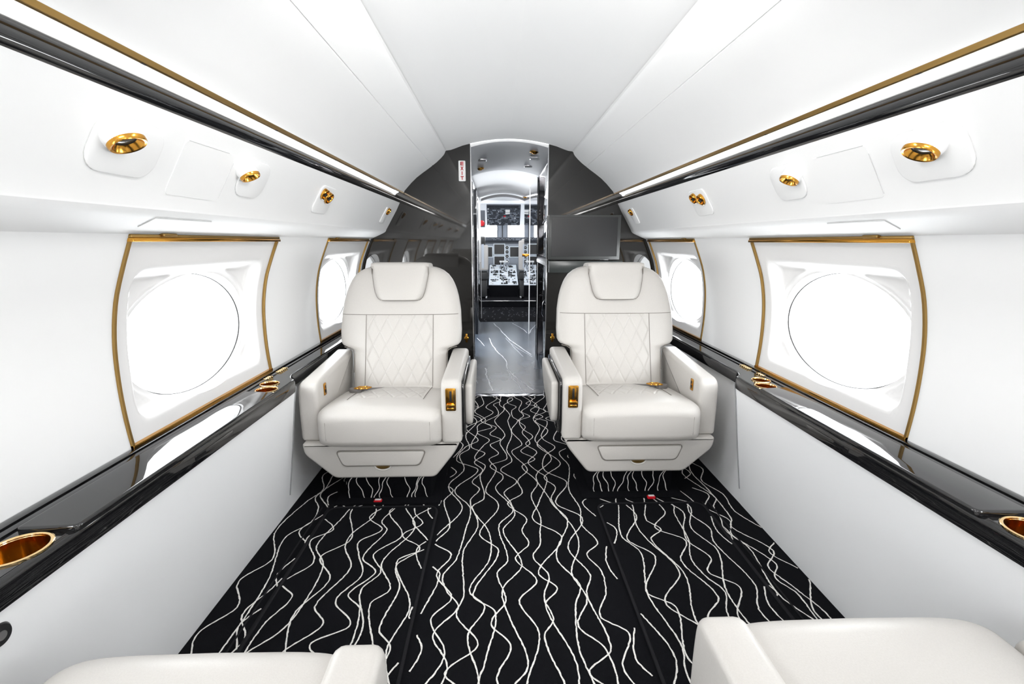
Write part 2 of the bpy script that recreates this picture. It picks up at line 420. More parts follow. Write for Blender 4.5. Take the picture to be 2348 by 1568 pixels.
# ------------------------------------------------------------------ fixtures on the upper panel
PA, PB = Vector((0.8625, 1.226)), Vector((0.762, 1.404))     # panel face line (x,z)
def psux(z): return interp([(b, a) for a, b in psu], z)
def face(s, y, z, h):          # point on the panel face, h metres into the cabin
    x = psux(z); t = (PB-PA).normalized(); n = Vector((-t.y, t.x))
    n = n if n.x < 0 else -n
    return Vector((s*(x+n.x*h), y, z+n.y*h))
def boss(parent, s, y, z, hy, hz, r=0.03, h=0.010, m=PSUW):
    out = rrect(0, 0, hy, hz, r, 6); rs = []
    for k, hh in ((1.0, -0.004), (1.0, h*0.55), (0.985, h*0.85), (0.955, h)):
        rs.append([face(s, y+u*k, z+w*k*0.87, hh) for u, w in out])
    mb = MB(); mb.rings(rs, m); return mb.obj('housing', parent)
def seamring(parent, s, y, z, hy, hz, r, rad=0.0011):
    mb = MB(); mb.tube([face(s, y+u, z+w*0.87, 0.0005) for u, w in rrect(0, 0, hy, hz, r, 5)], rad, SEAML, 5, True); return mb.obj('seam', parent)
def spot(s, y, z, rad, label, py, hy):
    o = thing('reading_light', label, 'light', (0, 0, 0), group='reading lights')
    boss(o, s, py, 1.327, hy, 0.056, 0.042, 0.005)
    seamring(o, s, py, 1.327, hy, 0.056, 0.042)
    ax = Vector((-s*0.42, 0, -0.907)).normalized(); c = face(s, y, z, rad*0.62+0.009)
    # white scooped collar merging the ring into the plate
    mb = MB(); rs = []
    n = 36; x = ax.orthogonal().normalized(); yv = ax.cross(x)
    base = face(s, y, z+0.012, 0.002); nrm = (face(s, y, z, 1)-face(s, y, z, 0)).normalized(); bx = nrm.orthogonal().normalized(); by = nrm.cross(bx)
    for t in (0, .15, .3, .5, .7, .85, 1.0):
        r = []
        for q in range(n):
            a = 2*PI*q/n; p1 = c - ax*0.002 + (rad*1.10)*(math.cos(a)*x+math.sin(a)*yv)
            d = (p1-c); pr = base + (d - nrm*d.dot(nrm))*1.45 - nrm*0.006
            w = t*t*(3-2*t); r.append(pr.lerp(p1, w))
        rs.append(r)
    mb.rings(rs, PSUW, False, False); mb.obj('collar', o)
    mb = MB(); mb.lathe([(rad*1.12, -0.004), (rad*1.12, 0.002), (rad*1.05, 0.005), (rad*0.92, 0.004), (rad*0.80, -0.001), (rad*0.66, -0.005), (rad*0.58, -0.007)], c, ax, GOLD, 40, False); mb.obj('ring', o)
    mb = MB(); mb.lathe([(rad*0.64, -0.008), (rad*0.64, -0.0055), (rad*0.58, -0.005), (rad*0.5, -0.0055)], c, ax, DARK)
    mb.lathe([(rad*0.54, -0.0065), (rad*0.45, -0.0045), (rad*0.2, -0.0038), (0.0005, -0.0035)], c+Vector((0, -rad*0.06, 0)), ax, LENS); mb.obj('lens', o)
    return o
def gasper(parent, s, y, z, rad):
    c = face(s, y, z, 0.013); ax = Vector((-s*0.75, -0.1, -0.66)).normalized()
    mb = MB(); mb.lathe([(rad*1.05, -0.012), (rad*1.05, 0.002), (rad*0.95, 0.004), (rad*0.7, 0.003), (rad*0.62, -0.003), (rad*0.3, -0.003)], c, ax, GOLD, 28); n = mb.obj('nozzle', parent)
    mb = MB(); mb.lathe([(rad*0.36, -0.004), (rad*0.34, 0.003), (rad*0.2, 0.004), (0.0005, 0.004)], c, ax, DARK, 16); mb.obj('knob', n)
LR = {-1: 'left', 1: 'right'}
for s in (-1, 1):
    L = LR[s]
    spot(s, 0.94 if s < 0 else 0.968, 1.340, 0.029, 'largest gold-ringed reading light, nearest on the upper %s panel' % L, 0.978, 0.086)
    spot(s, 1.385 if s < 0 else 1.405, 1.338, 0.024, 'gold-ringed reading light, second along the upper %s panel' % L, 1.452, 0.074)
    o = thing('air_vent', 'white plate with two gold air nozzles on the upper %s panel' % L, 'air vent', group='air vents')
    py = 2.03 if s < 0 else 2.08
    boss(o, s, py, 1.318, 0.085, 0.06, 0.03, 0.005); seamring(o, s, py, 1.318, 0.085, 0.06, 0.03)
    gasper(o, s, py+0.015 if s < 0 else py-0.035, 1.330, 0.024); gasper(o, s, py-0.045 if s < 0 else py+0.03, 1.340, 0.022)
    o = thing('reading_light', 'tiny gold-ringed light by the black bulkhead on the upper %s panel' % L, 'light', group='reading lights')
    boss(o, s, 3.10, 1.315, 0.055, 0.055, 0.02, 0.006); seamring(o, s, 3.10, 1.315, 0.055, 0.055, 0.02); gasper(o, s, 3.10, 1.34, 0.022)
    for (yy, lab) in ((-0.2, 'aft'), (-1.3, 'rearmost')):
        spot(s, yy, 1.332, 0.03, 'gold-ringed reading light behind the near one, %s along the upper %s panel' % (lab, L), yy, 0.09)
    o = thing('access_panel', 'flush white rectangular access door between the two large lights, %s side' % L, 'panel', group='access doors')
    ya, yb = (1.125, 1.325)
    mb = MB(); mb.rings([[face(s, (ya+yb)/2+u, 1.313+w, h) for u, w in rrect(0, 0, 0.10, 0.058, 0.012, 4)] for h in (-0.003, 0.0012)], PSUW); mb.obj('door', o)
    mb = MB(); mb.tube([face(s, y, 1.313+0.059, 0.001) for y in (ya+0.01, yb-0.03)], 0.0009, SEAML, 5); mb.tube([face(s, yb+0.001 if s < 0 else ya, 1.313+w, 0.001) for w in (-0.05, 0.04)], 0.0009, SEAML, 5); mb.obj('seam', o)

# ------------------------------------------------------------------ floor and carpets
def ribbon(mb, pts, w, m, nrm=(0, 0, 1), jag=0.34):
    n = Vector(nrm); vs = []; fs = []
    for i, p in enumerate(pts):
        p = Vector(p); a = Vector(pts[max(i-1, 0)]); b = Vector(pts[min(i+1, len(pts)-1)]); t = (b-a)
        if t.length < 1e-9: t = Vector((0, 1, 0))
        t.normalize(); q = n.cross(t).normalized()
        l = w*0.5*(1+random.uniform(-jag, jag)); r = w*0.5*(1+random.uniform(-jag, jag))
        vs += [p+q*l, p-q*r]
    for i in range(len(pts)-1): fs.append((2*i, 2*i+1, 2*i+3, 2*i+2))
    mb.add(vs, fs, m)
def wander(x0, a, b, step=0.008, amp=1.0):
    # one yarn line: piecewise drift with soft bends and odd kinks
    ks = []; y = a-random.uniform(0, 0.2); sg = random.choice((-1, 1))
    while y < b+0.3:
        ks.append((y, x0+sg*random.choice((random.uniform(0.008, 0.03), random.uniform(0.02, 0.055)))*amp+random.uniform(-0.012, 0.012)))
        y += random.choice((random.uniform(0.06, 0.12), random.uniform(0.1, 0.23))); sg = -sg if random.random() < 0.86 else sg
    out = []; y = a
    while y <= b+1e-6:
        out.append((smooth_interp(ks, y)+random.uniform(-0.0009, 0.0009), y)); y += step
    return out
def yarn(mb, x0, x1, ya, yb, z, pitch=0.048, w=0.0047, skew=0.0):
    x = x0+pitch*0.4
    while x < x1:
        seg = []
        for u, v in wander(x, ya, yb):
            u = u+skew*(v-ya)
            if x0+0.003 < u < x1-0.003: seg.append((u, v, z+random.uniform(0, 0.0004)))
            else:
                if len(seg) > 2: ribbon(mb, seg, w, YARN)
                seg = []
        if len(seg) > 2: ribbon(mb, seg, w, YARN)
        x += pitch*random.uniform(0.7, 1.3)
mb = MB(); mb.box((-1.0, Y0, -0.05), (1.0, D+0.01, 0.0), CARPET)
yarn(mb, -0.335, 0.335, -0.6, D, 0.0012, 0.042); yarn(mb, -1.0, -0.835, 0.3, 2.6, 0.0012, 0.04, skew=0.03); yarn(mb, 0.835, 1.0, 0.3, 2.6, 0.0012, 0.04, skew=-0.03)
yarn(mb, -0.83, -0.34, 1.86, 3.3, 0.0012, 0.052); yarn(mb, 0.34, 0.83, 1.86, 3.3, 0.0012, 0.052)
yarn(mb, -1.0, 1.0, Y0, -0.6, 0.0012, 0.06)
struct(mb.obj('floor', smooth=0))
for s in (-1, 1):
    o = thing('floor_mat', 'black carpet mat with cream wavy lines in front of the %s forward seat' % LR[s], 'mat', (s*0.588, 1.35, 0), group='bound carpet mats')
    mb = MB(); out = rpoly([(-0.236, -1.3), (0.236, -1.3), (0.236, 0.495), (-0.236, 0.495)], 0.05, 6)
    mb.prism(out, 2, 0.0, 0.009, CARPET, 0.003); yarn(mb, -0.232, 0.232, -1.25, 0.482, 0.0102, 0.044, skew=-s*0.0); mb.obj('pile', o, smooth=0)
    mb = MB(); mb.tube([(u, v, 0.0065) for u, v in out], 0.0055, BIND, 8, True); mb.obj('binding', o)
    o.rotation_euler = (0, 0, 0)
    # dark floor track outboard of the mat
    mb = MB(); mb.box((s*0.830, 0.3, 0.0), (s*0.838, 1.86, 0.003), BIND, 0.001); mb.box((s*0.860, 0.3, 0.0), (s*0.866, 1.86, 0.003), BIND, 0.001)
    tag(mb.obj('seat_track'), 'narrow dark seam strip in the carpet along the %s mat, outboard' % LR[s], 'strip', 'floor seam strips')
    # red pull tag
    tx = -0.626 if s < 0 else 0.612
    o = thing('pull_tag', 'small red and white tag on the carpet below the %s forward seat' % LR[s], 'tag', (tx, 1.893, 0.004), group='red tags')
    mb = MB(); mb.box((-0.018, -0.012, 0), (0.018, 0.006, 0.012), RED, 0.003, 2); mb.obj('body', o)
    mb = MB(); mb.box((-0.013, -0.008, 0.012), (0.014, 0.0045, 0.0135), WHT, 0.0005, 1); mb.obj('face', o)

# ------------------------------------------------------------------ club seats
def sup(w, t, n, e, cx=0, cy=0):
    pts = []
    for k in range(n):
        a = 2*PI*k/n; c, s_ = math.cos(a), math.sin(a)
        pts.append((cx+w*math.copysign(abs(c)**e, c), cy+t*math.copysign(abs(s_)**e, s_)))
    return pts
BACKF = [(0.40, -0.058), (0.48, -0.078), (0.60, -0.118), (0.70, -0.150), (0.80, -0.180), (0.90, -0.212), (1.00, -0.243), (1.05, -0.26)]
BACKW = [(0.40, 0.232), (0.60, 0.236), (0.615, 0.245), (0.632, 0.292), (0.645, 0.305), (0.70, 0.308), (0.80, 0.303), (0.86, 0.294), (0.91, 0.280), (0.95, 0.262), (0.98, 0.240), (1.00, 0.214), (1.012, 0.190), (1.019, 0.165), (1.022, 0.14)]
def bw(z): return interp(BACKW, z)
BT = 0.062
def bfy(x, z, h=0.0):       # y of the front surface of the back at (x, z)
    w = bw(z); q = min(abs(x)/w, 0.999); tz = BT*interp([(0.40, 1), (0.96, 1), (1.0, 0.86), (1.022, 0.6)], z)
    return smooth_interp(BACKF, z)-BT + tz*(1-q**5.5)**(1/3.2) + h + 0.006*math.cos(min(abs(x)/0.25, 1)*PI/2)
def patch(mb, x0, x1, z0, z1, m, h, nx=24, nz=30, r=0.0):
    vs = []; fs = []
    for i in range(nz+1):
        z = lerp(z0, z1, i/nz)
        for j in range(nx+1):
            x = lerp(x0, x1, j/nx); e = min(j, nx-j, i, nz-i); hh = h*min(e/1.5, 1)
            vs.append((x, bfy(x, z, hh), z))
    for i in range(nz):
        for j in range(nx): a = i*(nx+1)+j; fs.append((a, a+1, a+nx+2, a+nx+1))
    mb.add(vs, fs, m)
def club_seat(a, label, loc, rz, armdown=False, group='club seats'):
    """a: +1 / -1, the side (local x) the aisle is on; the seat faces local +y"""
    t = thing('club_seat', label, 'seat', loc, rz, group)
    # base shell
    mb = MB()
    if armdown: outl = [(-a*0.24, 0.31), (-a*0.24, 0.25), (-a*0.17, 0.13), (a*0.19, 0.13), (a*0.27, 0.25), (a*0.27, 0.31)]
    else: outl = [(-0.336, 0.312), (-0.330, 0.262), (-0.208, 0.150), (0.222, 0.150), (0.310, 0.265), (0.332, 0.312)]; outl = [(x*a, z) for x, z in outl]
    outl = rpoly(outl, [0.012, 0.03, 0.02, 0.02, 0.03, 0.012], 4)
    mb.prism(outl, 1, -0.30, 0.318, LEATH, 0.012, 3); mb.obj('base_shell', t)
    if not armdown:
        mb = MB(); outl = rpoly([(-0.192*a, 0.277), (-0.166*a, 0.212), (0.156*a, 0.212), (0.184*a, 0.277)], 0.02, 5)
        mb.prism(outl, 1, 0.312, 0.327, LEATH, 0.006, 3); p = mb.obj('legrest_panel', t)
        mb = MB(); mb.tube([(x, 0.3188, z) for x, z in rpoly([(-0.195*a, 0.280), (-0.168*a, 0.209), (0.158*a, 0.209), (0.187*a, 0.280)], 0.02, 5)], 0.0022, STITCH, 6, True); mb.obj('piping', p)
        mb = MB(); mb.prism([(0.030*math.cos(q), 0.211+0.0165*math.sin(q)) for q in [PI+PI*k/20 for k in range(21)]], 1, 0.314, 0.3205, GOLDB, 0.001)
        mb.obj('release_handle', t)
        mb = MB(); mb.tube([(0.035*math.cos(q), 0.3185, 0.210+0.0215*math.sin(q)) for q in [PI+PI*k/16 for k in range(17)]], 0.0025, LEATH, 6); mb.obj('handle_rim', t)
    # seat cushion: plump rounded box with rolled nose
    mb = MB(); cw = 0.260
    cx = 0.0
    if armdown: cw = 0.246; cx = -a*0.008
    rs = []; N = 56; CT = [(-0.12, 0.424), (-0.06, 0.433), (0.0, 0.443), (0.15, 0.462), (0.26, 0.471), (0.31, 0.472), (0.366, 0.468)]
    secs = [(-0.12, .050), (-0.11, .022), (-0.09, .008), (-0.06, .002), (0.0, 0), (0.1, 0), (0.2, 0), (0.26, 0)]
    secs += [(0.300+0.066*math.sin(q), 0.046*(1-math.cos(q))) for q in [PI/2*k/11 for k in range(12)]]
    for y, inset in secs:
        top = interp(CT, y); bot = 0.298
        zc, ht = (top+bot)/2, (top-bot)/2
        e = 0.27 if armdown else 0.30; ring = []
        for q in range(N):
            an = 2*PI*q/N; c_, s_ = math.cos(an), math.sin(an)
            x = (cw-inset)*math.copysign(abs(c_)**e, c_); z = (ht-inset)*math.copysign(abs(s_)**e, s_)
            z += 0.006*(1-min(abs(x)/cw, 1)**2) if z > 0 else 0
            ring.append((cx+x, y, zc+z))
        rs.append(ring)
    mb.rings(rs, LEATH); cu = mb.obj('seat_cushion', t, smooth=60)
    def topz(x, y): return interp(CT, y)+0.0062*(1-(x/cw)**2)
    if not armdown:
        mb = MB(); vs = []; fs = []; nx, ny = 20, 20
        for i in range(ny+1):
            y = lerp(-0.10, 0.205, i/ny)
            for j in range(nx+1):
                x = lerp(-0.165, 0.165, j/nx); e = min(j, nx-j, i, (ny-i)*0.5); vs.append((x, y, topz(x, y)-0.004+0.0062*min(e/1.5, 1)))
        for i in range(ny):
            for j in range(nx): b = i*(nx+1)+j; fs.append((b, b+1, b+nx+2, b+nx+1))
        mb.add(vs, fs, QUILTH); mb.obj('quilted_panel', cu)
        for sx in (-1, 1): MB().tubes([(sx*0.166, y, topz(0.166, y)+0.0012) for y in [lerp(-0.10, 0.215, k/12) for k in range(13)]], 0.0014, cu)
        for sx in (-1, 1):
            xx = sx*(cw-0.047); MB().tubes([(xx, 0.3655, z) for z in [lerp(0.345, 0.425, k/8) for k in range(9)]], 0.0008, cu)
    # arms
    def arm(x0, x1, y0, y1, z0, z1, nm, r=0.022, zf=0.0):
        mb = MB(); xm = (x0+x1)/2
        outl = rpoly([(y0, z0), (y1, z0), (y1+0.002, lerp(z0, z1, .5)), (y1-0.004, z1-zf), (y0, z1)], [0.01, 0.016, 0.3, 0.045, 0.02], 6)
        mb.prism(outl, 0, min(x0, x1), max(x0, x1), LEATH, r, 4); return mb.obj(nm, t, smooth=50)
    if armdown:
        arm(a*0.200, a*0.288, -0.22, 0.364, 0.300, 0.478, 'armrest', 0.020)
        arm(-a*0.252, -a*0.335, -0.22, 0.300, 0.300, 0.478, 'armrest', 0.025)
    else:
        ar = arm(a*0.257, a*0.342, -0.22, 0.330, 0.312, 0.604, 'armrest', 0.018, 0.016)
        ao = arm(-a*0.262, -a*0.346, -0.22, 0.292, 0.312, 0.602, 'armrest', 0.018, 0.036)
        # gold recline lever on the aisle arm front
        mb = MB(); xc = a*0.299; y = 0.329
        mb.prism(rrect(xc, 0.509, 0.0215, 0.049, 0.005, 3), 1, y, y+0.005, GOLD, 0.0015, 2)
        lv = mb.obj('recline_lever', ar)
        mb = MB(); mb.box((xc-0.0045, y+0.0045, 0.502), (xc+0.0045, y+0.0062, 0.546), DARK, 0.0005)
        mb.box((xc-0.0165, y+0.0045, 0.464), (xc-0.0135, y+0.006, 0.55), DARK); mb.box((xc-0.012, y+0.0045, 0.4745), (xc+0.012, y+0.0058, 0.4775), DARK); mb.obj('lever_slot', ar)
        mb = MB(); mb.box((xc-0.017, y+0.005, 0.480), (xc+0.017, y+0.014, 0.492), GOLD, 0.003, 3); mb.box((xc-0.015, y+0.005, 0.463), (xc+0.015, y+0.009, 0.4745), GOLD, 0.002, 2); mb.obj('lever_knob', ar)
        # black hinge plate and padded side table cover on the aisle side
        mb = MB(); mb.prism(rpoly([(-0.18, 0.575), (0.305, 0.575), (0.312, 0.34), (0.24, 0.31), (-0.16, 0.31)], 0.03, 4), 0, a*0.341, a*0.352, BLACK, 0.002); mb.obj('side_plate', t)
        mb = MB(); mb.prism(rpoly([(-0.17, 0.556), (0.27, 0.556), (0.282, 0.43), (0.262, 0.362), (0.12, 0.372), (-0.10, 0.44), (-0.18, 0.52)], [0.02, 0.02, 0.1, 0.04, 0.1, 0.1, 0.03], 6), 0, a*0.353, a*0.385, LEATH, 0.012, 4); mb.obj('side_pad', t)
        # gold switch on the inner face of the outboard arm
        mb = MB(); xo = -a*0.2615
        mb.prism(rrect(0.205, 0.519, 0.0135, 0.027, 0.005, 3), 0, xo, xo+a*0.003, GOLD, 0.001, 2)
        sw = mb.obj('arm_switch', ao)
        mb = MB(); mb.box((xo+a*0.003, 0.2005, 0.524), (xo+a*0.0045, 0.2085, 0.535), DARK); mb.box((xo+a*0.003, 0.200, 0.503), (xo+a*0.0045, 0.2095, 0.516), DARK); mb.obj('switch_slot', ao)
        # buckle and strap at the back corner
        bx = -a*0.178
        mb = MB()
        mb.box((-0.030, -0.012, 0), (0.030, 0.014, 0.022), STRAPM, 0.006, 3, Matrix.Translation((bx, 0.055, 0.450)) @ Matrix.Rotation(a*0.5, 4, 'Z'))
        mb.box((-0.03, -0.010, 0), (0.03, 0.012, 0.020), STRAPM, 0.005, 3, Matrix.Translation((bx+a*0.02, 0.032, 0.452)) @ Matrix.Rotation(-a*0.35, 4, 'Z'))
        mb.tube([(bx+a*0.02, 0.03, 0.462), (bx+a*0.07, 0.0, 0.450), (bx+a*0.11, -0.05, 0.436)], 0.007, STRAPM, 8); bl = mb.obj('seat_belt', t)
        mb = MB(); mtx = Matrix.Translation((bx+a*0.02, 0.062, 0.478)) @ Matrix.Rotation(-a*1.0, 4, 'Z') @ Matrix.Rotation(0.15, 4, 'X')
        for ring, rr in ((rrect(0, 0, 0.018, 0.013, 0.004, 3), 0.0032), ([(0.021*math.cos(q), 0.033+0.021*math.sin(q)) for q in [2*PI*k/20 for k in range(20)]], 0.0036), (rrect(0, 0.062, 0.013, 0.009, 0.003, 3), 0.0032)):
            mb.tube([mtx @ Vector((u, v, 0)) for u, v in ring], rr, GOLD, 6, True)
        mb.obj('buckle', bl)
    # back
    mb = MB(); rs = []; N = 72
    for z in [0.40, 0.45, 0.5, 0.56, 0.60, 0.615, 0.624, 0.632, 0.640, 0.65, 0.70, 0.75, 0.80, 0.84, 0.87, 0.90, 0.92, 0.94, 0.955, 0.97, 0.98, 0.99, 1.00, 1.007, 1.012, 1.017, 1.022]:
        w = bw(z); ring = []
        for q in range(N):
            an = 2*PI*q/N; c_, s_ = math.cos(an), math.sin(an)
            x = w*math.copysign(abs(c_)**0.42, c_)
            if s_ >= 0: y = bfy(x, z)
            else: y = smooth_interp(BACKF, z)-BT - (BT*1.0)*interp([(0.40, 1), (0.96, 1), (1.0, 0.86), (1.022, 0.6)], z)*abs(s_)**0.5
            ring.append((x, y, z))
        rs.append(ring)
    mb.rings(rs, LEATH); bk = mb.obj('backrest', t, smooth=60)
    mb = MB(); patch(mb, -0.166, 0.166, 0.445, 0.786, QUILTV, 0.0035); mb.obj('quilted_panel', bk)
    MB().tubes([(x, bfy(x, 0.787, 0.0012), 0.787) for x in [lerp(-0.292, 0.292, k/40) for k in range(41)]], 0.0015, bk)
    for sx in (-1, 1): MB().tubes([(sx*0.168, bfy(0.168, z, 0.0012), z) for z in [lerp(0.44, 0.787, k/20) for k in range(21)]], 0.0015, bk)
    for sx in (-1, 1):
        if not armdown: MB().tubes([(sx*x, bfy(min(x, bw(z)*.99), z, 0.002), z) for x, z in ((0.232, 0.50), (0.234, 0.585), (0.240, 0.606), (0.258, 0.618), (0.285, 0.624))], 0.0024, bk)
    # headrest draped over the top
    mb = MB(); vs = []; fs = []
    hw = [(0.856, 0.086), (0.860, 0.100), (0.867, 0.110), (0.885, 0.121), (0.92, 0.130), (0.97, 0.139), (1.02, 0.146), (1.035, 0.1475)]
    path = [(0.858, 0.012), (0.8585, 0.020), (0.862, 0.026), (0.875, 0.029), (0.90, 0.030), (0.94, 0.031), (0.98, 0.033), (1.01, 0.036)]
    rs = []; nx = 26
    rows = []
    for z, h in path:
        w = interp([(a_, b_) for a_, b_ in hw], z); rows.append([(x, z, h) for x in [lerp(-w, w, j/nx) for j in range(nx+1)]])
    g = []
    for r in rows:
        w = r[-1][0]; rr = []
        for x, z, h in r:
            e = (1-min(abs(x)/w, 1)**14); rr.append((x, bfy(0, z)+0.0*x + h*(0.35+0.65*e) - 0.010*(x/w)**2*0.6, z))
        g.append(rr)
    ytop = g[-1][nx//2][1]
    for dy, z in ((-0.004, 1.028), (-0.011, 1.0375), (-0.022, 1.043), (-0.05, 1.044), (-0.10, 1.041), (-0.135, 1.034), (-0.155, 1.020), (-0.162, 1.00), (-0.162, 0.93)):
        w = 0.1465 if dy > -0.02 else 0.1475; rr = []
        for j in range(nx+1):
            x = lerp(-w, w, j/nx); e = (1-min(abs(x)/w, 1)**14)
            rr.append((x, ytop+dy, z-0.004*(1-e)))
        g.append(rr)
    n = nx+1
    vs = [p for r in g for p in r]; fs = []
    for i_ in range(len(g)-1):
        for j in range(nx): b = i_*n+j; fs.append((b, b+1, b+n+1, b+n))
    # sides and underside going into the back
    base = len(vs); inner = []
    for r in g:
        for j in (0, nx): x, y, z = r[j]; vs.append((x*0.985, min(y, ytop-0.055) if z < 1.03 else y, min(z, 0.985)))
    for i_ in range(len(g)-1):
        fs.append((i_*n, (i_+1)*n, base+2*(i_+1), base+2*i_)); fs.append((i_*n+nx, base+2*i_+1, base+2*(i_+1)+1, (i_+1)*n+nx))
    mb.add(vs, fs, LEATH); hr = mb.obj('headrest', t, smooth=50)
    mb = MB(); edge = [(r[0][0], r[0][1]-0.002, r[0][2]) for r in g[:8]][::-1] + [(p[0], p[1]-0.002, p[2]-0.001) for p in g[0][1:-1]] + [(r[-1][0], r[-1][1]-0.002, r[-1][2]) for r in g[:8]]
    mb.tube(edge, 0.0022, STITCH, 6); mb.obj('piping', hr)
    # carpeted pedestal
    mb = MB(); mb.box((-0.19, -0.24, 0.0), (0.19, 0.235, 0.16), CARPET, 0.004)
    x = -0.17
    while x < 0.175:
        pts = [(x+random.uniform(-.001, .001)+0.018*math.sin(z*26+x*40)+0.004*math.sin(z*90), 0.2362, z) for z in [0.004+0.012*k for k in range(13)]]
        pts = [p for p in pts if abs(p[0]) < 0.186]
        if len(pts) > 2: ribbon(mb, pts, 0.0036, YARN, (0, 1, 0))
        x += random.uniform(0.016, 0.06)
    mb.box((-0.235, -0.28, 0.0), (0.235, 0.285, 0.010), CARPET, 0.003); mb.obj('pedestal', t, smooth=30)
    return t
seatL = club_seat(-1, 'ivory leather club seat with quilted back facing us below the exit sign', (-0.580, 2.155, 0), PI)
seatR = club_seat(1, 'ivory leather club seat with quilted back facing us below the wall monitor', (0.532, 2.180, 0), PI)
seatA = club_seat(1, 'white club seat at bottom left, only its front cushion edge in view', (-0.568, 0.325, 0), 0, True)
seatB = club_seat(-1, 'white club seat at bottom right, only its front cushion edge in view', (0.572, 0.368, 0), 0, True)

# ------------------------------------------------------------------ side ledges
LZ = 0.60
for s in (-1, 1):
    L = LR[s]
    t = thing('side_ledge', 'long glossy black ledge with gold cup holders under the %s windows' % L, 'ledge', (0, 0, 0), group='side ledges')
    xi, xn, yn = 0.905, 0.948, 1.835
    plan = [(1.062, Y0), (1.062, D), (xn, D), (xn, yn+0.06), (xn-0.012, yn+0.022), (xi+0.016, yn+0.012), (xi+0.003, yn-0.012), (xi, yn-0.06), (xi, Y0)]
    plan = [(s*x, y) for x, y in rpoly(plan, [0.0001, 0.0001, 0.0001, .03, .015, .015, .02, .02, 0.0001], 4)]
    holes = ((0.960, 0.765, 0.052), (0.982, 1.765, 0.036), (0.958, 1.690, 0.040))
    def inset(pl, d):
        out = []; K = len(pl)
        for i_ in range(K):
            p = Vector(pl[i_]); a_ = Vector(pl[i_-1]); b_ = Vector(pl[(i_+1) % K])
            k1 = i_-1
            while (p-a_).length < 1e-5: k1 -= 1; a_ = Vector(pl[k1])
            k2 = i_+1
            while (p-b_).length < 1e-5: k2 += 1; b_ = Vector(pl[k2 % K])
            n1 = Vector((-(p-a_).y, (p-a_).x)).normalized(); n2 = Vector((-(b_-p).y, (b_-p).x)).normalized()
            nn = (n1+n2).normalized(); q = max(nn.dot(n1), .4); out.append(tuple(p+nn*d/q*(s)))
        return out
    mb = MB(); prr = [(0.007, 0.548), (0.002, 0.550), (0.0, 0.555), (0.0, 0.588), (0.0015, 0.594), (0.005, 0.598), (0.011, LZ)]
    rr_ = [[(u, v, z) for u, v in inset(plan, d)] for d, z in prr]
    mb.rings(rr_, BLACK, False, False)
    loops = [[Vector(p) for p in rr_[-1]]] + [[Vector((s*x+r*0.865*math.cos(2*PI*k/48), y+r*0.865*math.sin(2*PI*k/48), LZ)) for k in range(48)] for x, y, r in holes]
    tris = tessellate_polygon(loops); mb.add([p for l in loops for p in l], [tuple(q) for q in tris], BLACK)
    mb.obj('ledge_top', t, smooth=35)
    mb = MB(); mb.box((s*1.020, Y0, LZ-0.002), (s*1.060, D, LZ+0.004), BLACK, 0.002, 2)
    mb.box((s*1.040, Y0, LZ+0.004), (s*1.062, D, LZ+0.008), BLACK, 0.003, 2); mb.obj('back_rim', t)
    # lift-up table leaf
    mb = MB(); pl = [(1.012, 0.815), (1.012, 1.645), (0.898, 1.632), (0.898, 0.822)]
    mb.prism(rpoly([(s*x, y) for x, y in pl], 0.012, 4), 2, LZ-0.004, LZ+0.012, BLACK, 0.005, 3); mb.obj('table_leaf', t, smooth=35)
    mb = MB(); mb.box((s*0.9035, 1.18, 0.566), (s*0.9062, 1.36, 0.580), BLACK, 0.003, 2); mb.obj('latch_bar', t)
    # fluted grooves over the rest of the ledge top
    for x, y, r in holes:
        n = 48
        def rg(rr, z): return [(s*x+rr*math.cos(2*PI*k/n), y+rr*math.sin(2*PI*k/n), z) for k in range(n)]
        mb = MB(); mb.rings([rg(r*0.99, LZ-0.001), rg(r, LZ+0.003), rg(r*0.97, LZ+0.004), rg(r*0.93, LZ+0.0042), rg(r*0.88, LZ+0.003), rg(r*0.855, LZ-0.001)], PALEG, False, False)
        c = mb.obj('cup_ring', t)
        mb = MB(); mb.rings([rg(r*0.865, LZ+0.002), rg(r*0.855, LZ-0.012), rg(r*0.845, LZ-0.045)], GOLD, False, False)
        mb.rings([rg(r*0.85, LZ-0.044), rg(r*0.5, LZ-0.0455)], BLACK, False, True); mb.obj('cup_well', c)
    # small gold switch bars
    for y0, cnt in ((1.925, 5), (1.820, 3)):
        for k in range(cnt):
            mb = MB(); y = y0+0.0155*k; mb.box((s*1.010, y, LZ+0.002), (s*1.033, y+0.0048, LZ+0.0065), PALEG, 0.001, 1); mb.obj('switch', t)
# dark round knob on the left lower panel
o = thing('wall_socket', 'round black socket low on the white panel at the left edge', 'socket', (-0.926, 0.676, 0.503))
mb = MB(); mb.lathe([(0.021, -0.012), (0.021, 0.004), (0.018, 0.008), (0.012, 0.009), (0.0005, 0.008)], (0, 0, 0), (1, 0, 0), DARK, 32); mb.obj('rim', o)
mb = MB(); mb.lathe([(0.008, 0.008), (0.008, 0.0105), (0.0005, 0.0105)], (0, 0, 0), (1, 0, 0), CHROME, 24); mb.obj('cap', o)

